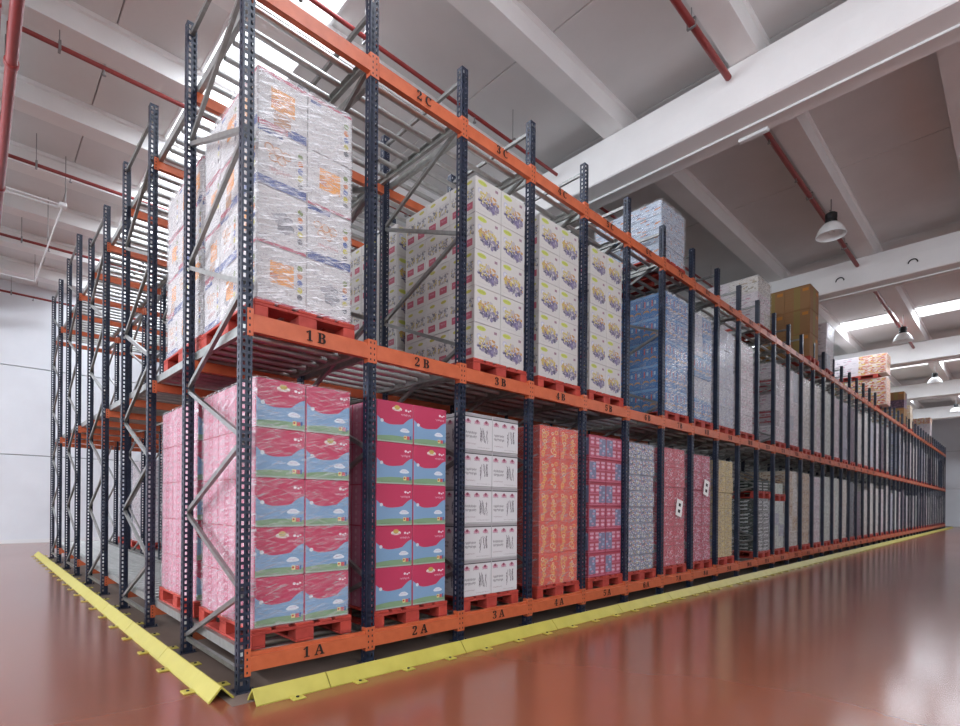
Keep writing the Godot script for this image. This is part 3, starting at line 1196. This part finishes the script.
# a tightly wrapped load that moves as one: cartons and film are its parts
func wrapped_load(code: String, at: Vector3, w: float, dp: float, layers: int, lh: float, cols: int, rows: int, prints: Array, look: String, film: String, rng_seed: int, where := "", with_pallet := true, detailed := true) -> void:
	var r := RandomNumberGenerator.new()
	r.seed = rng_seed
	if with_pallet:
		pallet(at, "red pallet under %s, bay %s%s" % [look, code, where], detailed)
	var base := at + Vector3(0, 0.1445 if with_pallet else 0.0, 0)
	var o := thing("wrapped_load", base, "%s wrapped on a pallet, bay %s%s" % [look, code, where], "pallet load", "wrapped loads in the rack")
	var cw := w / cols
	var cd := dp / rows
	for y in layers:
		var sh := r.randf_range(-0.008, 0.008)
		for c in cols:
			for q in rows:
				var pm: String = prints[r.randi() % prints.size()]
				var m := carton_mesh(Vector3(cw - 0.004, lh - 0.004, cd - 0.004), pm)
				part("carton", m, o, Vector3(-w / 2 + cw * (c + 0.5) + sh, lh * (y + 0.5), dp / 2 - cd * (q + 0.5) + sh))
	if film != "":
		part("film", film_mesh(w + 0.03, layers * lh + 0.006, dp + 0.03, film, 40 + rng_seed % 5, true, "film"), o, Vector3(0, 0.002, 0))

func spot(bay: int, l: int, d: float, dx := 0.0) -> Vector3:
	# base of a pallet in a lane: bay counted from 1, d = depth of the load's front
	return Vector3((bay - 0.5) * PITCH + dx, level(l, d + 0.6) + 0.0465, -(d + 0.6))

func build_loads() -> void:
	var pinkp := ["pink0", "pink1", "pink0"]
	carton_load("1A", "front load", spot(1, 0, 0.05, -0.02), 0.76, 1.17, 5, 0.362, 2, 3, pinkp, "pink and sky-blue cartons", "film", 1)
	carton_load("1A", "second load", spot(1, 0, 1.4, -0.02), 0.76, 1.17, 5, 0.362, 2, 3, pinkp, "pink and sky-blue cartons", "film", 2)
	carton_load("2A", "front load", spot(2, 0, 0.01, -0.03), 0.77, 1.17, 5, 0.358, 2, 3, pinkp, "pink and sky-blue cartons", "", 3)
	carton_load("3A", "front load", spot(3, 0, 0.01, -0.03), 0.79, 1.17, 5, 0.362, 2, 3, ["white0", "white1"], "white line-print cartons", "", 4)
	carton_load("4A", "front load", spot(4, 0, 0.0, 0.08), 0.72, 1.17, 5, 0.362, 2, 3, ["orange_print"], "orange-red cartons", "film", 5)
	carton_load("5A", "front load", spot(5, 0, 0.0, 0.06), 0.76, 1.17, 6, 0.3, 2, 3, ["jar0", "jar1"], "crimson jar-print cartons", "", 6)
	var cer := ["cereal3", "cereal2", "cereal0", "cereal1", "cereal4"]
	carton_load("1B", "front load", spot(1, 1, 0.02, -0.03), 0.76, 1.14, 4, 0.42, 2, 3, cer, "white breakfast cartons", "film_glare_heavy", 7)
	carton_load("1B", "second load", spot(1, 1, 1.235, -0.03), 0.76, 1.1, 4, 0.40, 2, 3, cer, "white breakfast cartons", "film_glare_heavy", 8)
	for b in [3, 4, 5]:
		carton_load("%dB" % b, "front load", spot(b, 1, 0.0, [0.07, 0.06, 0.05][b - 3]), 0.74, 1.16, 5, 0.362, 2, 3, ["toy0", "toy1"], "off-white toy-print cartons", "", 8 + b)
	carton_load("3B", "second load", spot(3, 1, 1.32, 0.06), 0.74, 1.16, 5, 0.362, 2, 3, ["toy0", "toy1"], "off-white toy-print cartons", "", 14)
	carton_load("7B", "front load", spot(7, 1, 0.0, 0.03), 0.76, 1.16, 5, 0.362, 2, 3, ["sky"], "blue cartons", "film_glare_heavy", 15)
	# wrapped loads, bay 6 onwards
	var rest := RandomNumberGenerator.new()
	rest.seed = 77
	var a_near := {
		6: [["bottle"], "blue-grey bottle packs", 8, 0.224, "film"], 7: [["rose"], "rose-red packs", 6, 0.3, "film"], 8: [["rose_deep"], "deep rose packs", 6, 0.295, "film"],
		9: [["straw"], "straw-yellow packs", 6, 0.29, "film"],
		11: [["bottle_green"], "dark green crates", 4, 0.27, "film_glare_heavy"], 12: [["sage", "silver"], "pale grey-green cartons", 4, 0.26, "film_glare_mid"], 13: [["ivory", "biscuit"], "ivory patterned cartons", 5, 0.35, "film"],
		14: [["biscuit"], "biscuit-brown cartons", 5, 0.35, "film"], 15: [["pearl"], "rosy white cartons", 5, 0.34, "film_glare_mid"], 16: [["sage"], "pale sage cartons", 5, 0.35, "film_glare_mid"],
		17: [["sage", "ivory"], "pale sage and ivory cartons", 5, 0.35, "film_glare_mid"], 18: [["ivory"], "ivory cartons", 5, 0.35, "film"], 19: [["slate"], "dark slate cartons", 5, 0.34, "film"],
	}
	var b_near := {
		8: [["silver", "sky"], "silver and blue cartons", 5, 0.35, "film_glare_heavy"], 9: [["silver"], "silver-grey cartons", 5, 0.345, "film_glare_heavy"], 10: [["pearl"], "rosy white cartons", 5, 0.34, "film_glare_mid"],
		12: [["wine", "pearl"], "white cartons with wine-red bands", 5, 0.34, "film_glare_mid"], 13: [["pearl", "silver"], "pearl-white cartons", 5, 0.345, "film_glare_heavy"], 14: [["ivory"], "ivory cartons", 5, 0.345, "film_glare_mid"],
		15: [["ivory", "pearl"], "cream cartons", 5, 0.345, "film_glare_mid"], 16: [["sage"], "pale sage cartons", 5, 0.34, "film_glare_mid"], 17: [["pearl"], "rosy white cartons", 5, 0.34, "film_glare_mid"],
		18: [["silver"], "silver-grey cartons", 5, 0.34, "film_glare_mid"], 19: [["plum"], "plum-purple cartons", 5, 0.34, "film"],
	}
	var names := {"ivory": "ivory", "pearl": "pearl-white", "sage": "pale sage", "silver": "silver-grey", "slate": "dark slate", "plum": "plum-purple", "biscuit": "biscuit-brown"}
	for b in range(6, BAYS + 1):
		for l in 2:
			var near: Dictionary = a_near if l == 0 else b_near
			var code := "%d%s" % [b, "AB"[l]]
			if near.has(b):
				var g: Array = near[b]
				wrapped_load(code, spot(b, l, 0.0, -0.02), 0.7, 1.16, g[2], g[3], 2, 2, g[0], g[1], g[4], 300 + b * 2 + l, "", true, b < 14)
			elif b > 19:
				var pick: String = ["ivory", "pearl", "sage", "ivory", "silver", "pearl", "slate", "plum", "pearl", "ivory"][rest.randi() % 10]
				if rest.randf() < 0.12:
					continue
				var tall := rest.randf_range(1.45, 1.8)
				wrapped_load(code, spot(b, l, 0.0, rest.randf_range(-0.07, -0.02)), 0.68, 1.16, 5, tall / 5, 1, 1, [pick], names[pick] + " cartons", "film_glare_heavy" if pick in ["ivory", "pearl", "silver"] else "film", 300 + b * 2 + l, "", true, false)
	# second tier stacked in bays 11 and 12, and loads deeper in bay 10
	wrapped_load("11A", spot(11, 0, 0.0, -0.02) + Vector3(0, 0.1445 + 4 * 0.27 + 0.012, 0), 0.72, 1.12, 1, 0.22, 2, 2, ["bottle_green"], "one layer of green crates", "", 501, ", stacked on another load")
	wrapped_load("12A", spot(12, 0, 0.0, -0.02) + Vector3(0, 0.1445 + 4 * 0.26 + 0.012, 0), 0.72, 1.12, 1, 0.24, 2, 2, ["bottle_green", "sage"], "green and pale crates", "", 502, ", stacked on another load")
	wrapped_load("10A", spot(10, 0, 2.6, 0.0), 0.74, 1.16, 5, 0.33, 2, 2, ["bottle_green"], "dark green crates", "", 503, ", deep in the lane")
	wrapped_load("2A", spot(2, 0, 8.3, 0.0), 0.74, 1.16, 5, 0.33, 2, 2, ["pearl"], "rosy white cartons", "film_glare_heavy", 504, ", deep in the lane")
	wrapped_load("2A", spot(2, 0, 9.6, 0.0), 0.74, 1.16, 5, 0.33, 2, 2, ["silver"], "silver-grey cartons", "film_glare_heavy", 505, ", last in the lane")
	# top level
	wrapped_load("7C", spot(7, 2, 0.05, -0.03), 0.78, 1.16, 4, 0.21, 2, 2, ["frost"], "frosty blue cartons", "film_glare_mid", 510)
	wrapped_load("11C", spot(11, 2, 0.04, 0.1), 0.76, 1.14, 3, 0.33, 2, 2, ["pearl", "ivory"], "pale cartons", "film_glare_mid", 511)
	wrapped_load("14C", spot(14, 2, -0.04, 0.5), 0.76, 1.16, 3, 0.6, 1, 2, ["cardboard_print"], "tall brown taped cartons", "", 512)
	wrapped_load("16C", spot(16, 2, -0.02, 0.2), 0.76, 1.14, 3, 0.42, 2, 2, ["pearl", "silver"], "white parcels", "film_glare_heavy", 513)
	wrapped_load("23C", spot(23, 2, 0.0, 0.38), 0.78, 1.7, 2, 0.5, 2, 2, ["confetti"], "confetti-coloured cartons", "", 514, "", true, false)
	wrapped_load("23C", spot(23, 2, 0.0, 0.38) + Vector3(0, 0.1445 + 1.01, 0), 0.78, 1.7, 2, 0.36, 2, 2, ["confetti", "pearl"], "confetti-coloured cartons", "", 515, ", stacked on another load", true, false)
	wrapped_load("29C", spot(29, 2, -0.02, 0.38), 0.78, 1.16, 4, 0.36, 2, 2, ["cardboard_print", "plum"], "brown and plum cartons", "", 516, "", true, false)
	wrapped_load("31C", spot(31, 2, -0.02, 0.2), 0.78, 1.16, 3, 0.36, 2, 2, ["biscuit"], "biscuit-brown cartons", "", 517, "", true, false)
	wrapped_load("39C", spot(39, 2, 0.0, -0.1), 0.78, 1.16, 4, 0.36, 2, 2, ["confetti", "pearl"], "pinkish confetti cartons", "", 518, "", true, false)
	# paper labels stuck on two rose-red packs
	var mb := MB.new()
	mb.box(Vector3.ZERO, Vector3(0.2, 0.26, 0.002))
	var sheet := mb.mesh(M.paper)
	mb = MB.new()
	for k in 2:
		mb.box(Vector3(0.0, 0.05 - k * 0.1, 0.0015), Vector3(0.07, 0.05, 0.001))
	var print_blot := mb.mesh(M.ink)
	for e in [[7, 1.28, "rose-red packs, bay 7A"], [8, 1.62, "deep rose packs, bay 8A"]]:
		var o := thing("paper_label", Vector3(float(e[0]) - 0.42, e[1], 0.018), "white paper label with black print on the " + str(e[2]), "label")
		o.rotation.z = -0.22
		part("sheet", sheet, o)
		var ink := part("printed_mark", print_blot, o)

# ---------------------------------------------------------------- pipes, conduits, lamps
func pipe_run(d: float, h: float, x0: float, x1: float, radius: float, label: String, with_heads := true) -> void:
	var o := thing("sprinkler_pipe", Vector3(0, h, -d), label, "pipe", "red sprinkler pipes under the roof")
	var mb := MB.new()
	mb.cyl(Vector3(x0, 0, 0), Vector3(x1, 0, 0), radius, 12)
	part("pipe", mb.mesh(M.pipe), o)
	if not meshes.has("hanger"):
		mb = MB.new()
		mb.box(Vector3(0, 0.31, 0.0), Vector3(0.012, 0.54, 0.006))
		mb.box(Vector3(0, -0.055, 0), Vector3(0.03, 0.012, 0.11))
		mb.box(Vector3(0, 0.0, 0.055), Vector3(0.03, 0.12, 0.006))
		mb.box(Vector3(0, 0.0, -0.055), Vector3(0.03, 0.12, 0.006))
		mb.box(Vector3(0, 0.058, 0), Vector3(0.03, 0.012, 0.11))
		meshes["hanger"] = mb.mesh(M.rod)
		mb = MB.new()
		mb.cyl(Vector3(0, -0.03, 0), Vector3(0, -0.1, 0), 0.012, 8)
		mb.cyl(Vector3(0, -0.1, 0), Vector3(0, -0.108, 0), 0.028, 10)
		meshes["head"] = mb.mesh(M.rod)
	var x := x0 + 0.45
	while x < x1:
		part("hanger", meshes["hanger"], o, Vector3(x, 0, 0))
		if with_heads:
			part("sprinkler_head", meshes["head"], o, Vector3(x - 0.9 if x - 0.9 > x0 else x + 0.5, 0, 0))
		x += 2.9

func build_services() -> void:
	pipe_run(5.42, 7.5, -0.97, 6.5, 0.032, "red sprinkler pipe crossing above the first frame pair of the rack")
	pipe_run(8.93, 7.5, -0.97, 6.5, 0.032, "red sprinkler pipe crossing above the middle frames of the rack")
	pipe_run(12.79, 7.5, -0.97, 6.5, 0.032, "red sprinkler pipe crossing above the rearmost frames of the rack")
	pipe_run(17.2, 7.5, -0.97, 6.5, 0.032, "red sprinkler pipe hung just before the white back wall")
	pipe_run(2.37, 7.5, -0.97, 6.5, 0.03, "red sprinkler pipe hung above the front loads of the rack")
	pipe_run(-0.74, 7.52, -0.97, 6.5, 0.045, "red sprinkler pipe over the aisle before the first roof girder")
	pipe_run(-0.74, 7.52, 7.3, 14.95, 0.045, "red sprinkler pipe over the aisle between first and second girder")
	pipe_run(-0.74, 7.52, 15.75, 24.8, 0.045, "red sprinkler pipe over the aisle past the second girder")
	pipe_run(2.4, 7.5, 7.3, 14.95, 0.03, "thin red sprinkler pipe above bays eight to fourteen of the rack")
	# feed pipe along the side of the first girder
	var o := thing("feed_pipe", Vector3(-1.03, 6.62, 0), "thick red feed pipe running towards the back wall beside the rack end", "pipe")
	var mb := MB.new()
	mb.cyl(Vector3(0, 0, -17.85), Vector3(0, 0, 9), 0.06, 14)
	part("pipe", mb.mesh(M.pipe), o)
	mb = MB.new()
	mb.lathe(Vector3.ZERO, [Vector2(0.06, -0.04), Vector2(0.075, -0.035), Vector2(0.075, 0.035), Vector2(0.06, 0.04)], 14)
	var cm := mb.mesh(M.pipe)
	mb = MB.new()
	mb.cyl(Vector3(0, 0, 0), Vector3(0, 0.88, 0), 0.03, 10)
	var rm := mb.mesh(M.pipe)
	mb = MB.new()
	mb.box(Vector3(0, 0.7, 0), Vector3(0.02, 1.4, 0.006))
	var sm := mb.mesh(M.rod)
	for d in [2.37, 5.42, 8.93, 12.79, 17.2]:
		part("riser", rm, o, Vector3(0, 0, -d))
		var c := part("coupling", cm, o, Vector3(0, 0, -d + 0.6))
		c.rotation.x = PI / 2
	for d in [2.9, 6.5, 8.6, 12.9]:
		part("strap", sm, o, Vector3(0, 0.02, -d))
	# second, thinner red pipe alongside
	mb = MB.new()
	mb.cyl(Vector3(0, 0, -17.9), Vector3(0, 0, -4.1), 0.04, 12)
	mb.cyl(Vector3(0, 0, -4.1), Vector3(0, 1.3, -4.1), 0.04, 12)
	var o2 := thing("drop_pipe", Vector3(-1.18, 6.75, 0), "thin red pipe turning up to the roof beside the thick feed pipe", "pipe")
	part("pipe", mb.mesh(M.pipe), o2)
	# white conduits at the rack end
	o = thing("cable_conduit", Vector3(0.05, 7.1, 0), "thin white cable conduit on rods turning beside the red feed pipe", "conduit")
	mb = MB.new()
	mb.cyl(Vector3(-1.0, 0, -9.35), Vector3(-0.14, 0, -9.35), 0.014, 8)
	mb.cyl(Vector3(-1.0, 0, -9.5), Vector3(-0.2, 0, -9.5), 0.014, 8)
	part("tube", mb.mesh(M.white_metal), o)
	mb = MB.new()
	mb.cyl(Vector3(-0.14, 0, -9.35), Vector3(-0.22, 0, -14.4), 0.016, 8)
	part("tube", mb.mesh(M.white_metal), o)
	mb = MB.new()
	mb.cyl(Vector3(-0.22, 0, -14.4), Vector3(-1.0, 0, -14.4), 0.014, 8)
	part("tube", mb.mesh(M.white_metal), o)
	mb = MB.new()
	mb.cbox(Vector3.ZERO, Vector3(0.12, 0.07, 0.12), 0.01)
	part("junction_box", mb.mesh(M.white_metal), o, Vector3(-0.14, 0, -9.35))
	mb = MB.new()
	mb.cyl(Vector3.ZERO, Vector3(0, 0.97, 0), 0.008, 6)
	var rod := mb.mesh(M.rod)
	for p in [Vector3(-0.1, 0, -9.35), Vector3(-0.2, 0, -11.4), Vector3(-0.22, 0, -14.4)]:
		part("rod", rod, o, p)
	# small white light box clipped under the first girder
	mb = MB.new()
	mb.cbox(Vector3.ZERO, Vector3(0.09, 0.05, 0.42), 0.01)
	single("junction_box", mb.mesh(M.white_metal), Vector3(7.2, 6.972, 0.85), "slim white junction box under the first roof girder", "junction box")
	# high-bay lamps
	lamp(Vector3(11.5, 6.98, 0.92), "clear-domed industrial lamp hung between the first and second girder")
	lamp(Vector3(20.85, 6.86, 0.92), "white-domed industrial lamp hung past the second girder before the bright roof light")
	lamp(Vector3(29.8, 6.95, 0.92), "industrial dome lamp hung just past the third girder")
	lamp(Vector3(40.2, 7.0, 0.92), "industrial dome lamp hung far down the aisle past the fourth girder")

func lamp(at: Vector3, label: String) -> void:
	var o := thing("high_bay_lamp", at, label, "lamp", "industrial dome lamps over the aisle")
	if not meshes.has("dome"):
		var mb := MB.new()
		mb.lathe(Vector3.ZERO, [Vector2(0.27, 0.0), Vector2(0.268, 0.02), Vector2(0.25, 0.08), Vector2(0.21, 0.16), Vector2(0.15, 0.23), Vector2(0.09, 0.26)], 28)
		meshes["dome"] = mb.mesh(M.dome)
		mb = MB.new()
		mb.lathe(Vector3.ZERO, [Vector2(0.272, -0.012), Vector2(0.28, 0.0), Vector2(0.272, 0.012), Vector2(0.262, 0.0), Vector2(0.272, -0.012)], 28)
		meshes["dome_rim"] = mb.mesh(M.white_metal)
		mb = MB.new()
		mb.lathe(Vector3.ZERO, [Vector2(0.0, 0.25), Vector2(0.1, 0.25), Vector2(0.11, 0.27), Vector2(0.11, 0.31), Vector2(0.085, 0.33), Vector2(0.11, 0.35), Vector2(0.11, 0.44), Vector2(0.08, 0.46), Vector2(0.0, 0.46)], 20)
		meshes["gear"] = mb.mesh(M.black)
		mb = MB.new()
		mb.lathe(Vector3.ZERO, [Vector2(0.0, 0.02), Vector2(0.05, 0.06), Vector2(0.055, 0.16), Vector2(0.03, 0.25), Vector2(0.0, 0.25)], 14)
		meshes["bulb"] = mb.mesh(M.paper)
		mb = MB.new()
		mb.cyl(Vector3(0, 0.46, 0), Vector3(0, 0.9, 0), 0.012, 8)
		mb.box(Vector3(0, 0.49, 0), Vector3(0.16, 0.02, 0.03))
		meshes["lamp_rod"] = mb.mesh(M.rod)
	part("dome", meshes["dome"], o)
	part("rim", meshes["dome_rim"], o)
	part("control_gear", meshes["gear"], o)
	part("bulb", meshes["bulb"], o)
	part("rod", meshes["lamp_rod"], o)
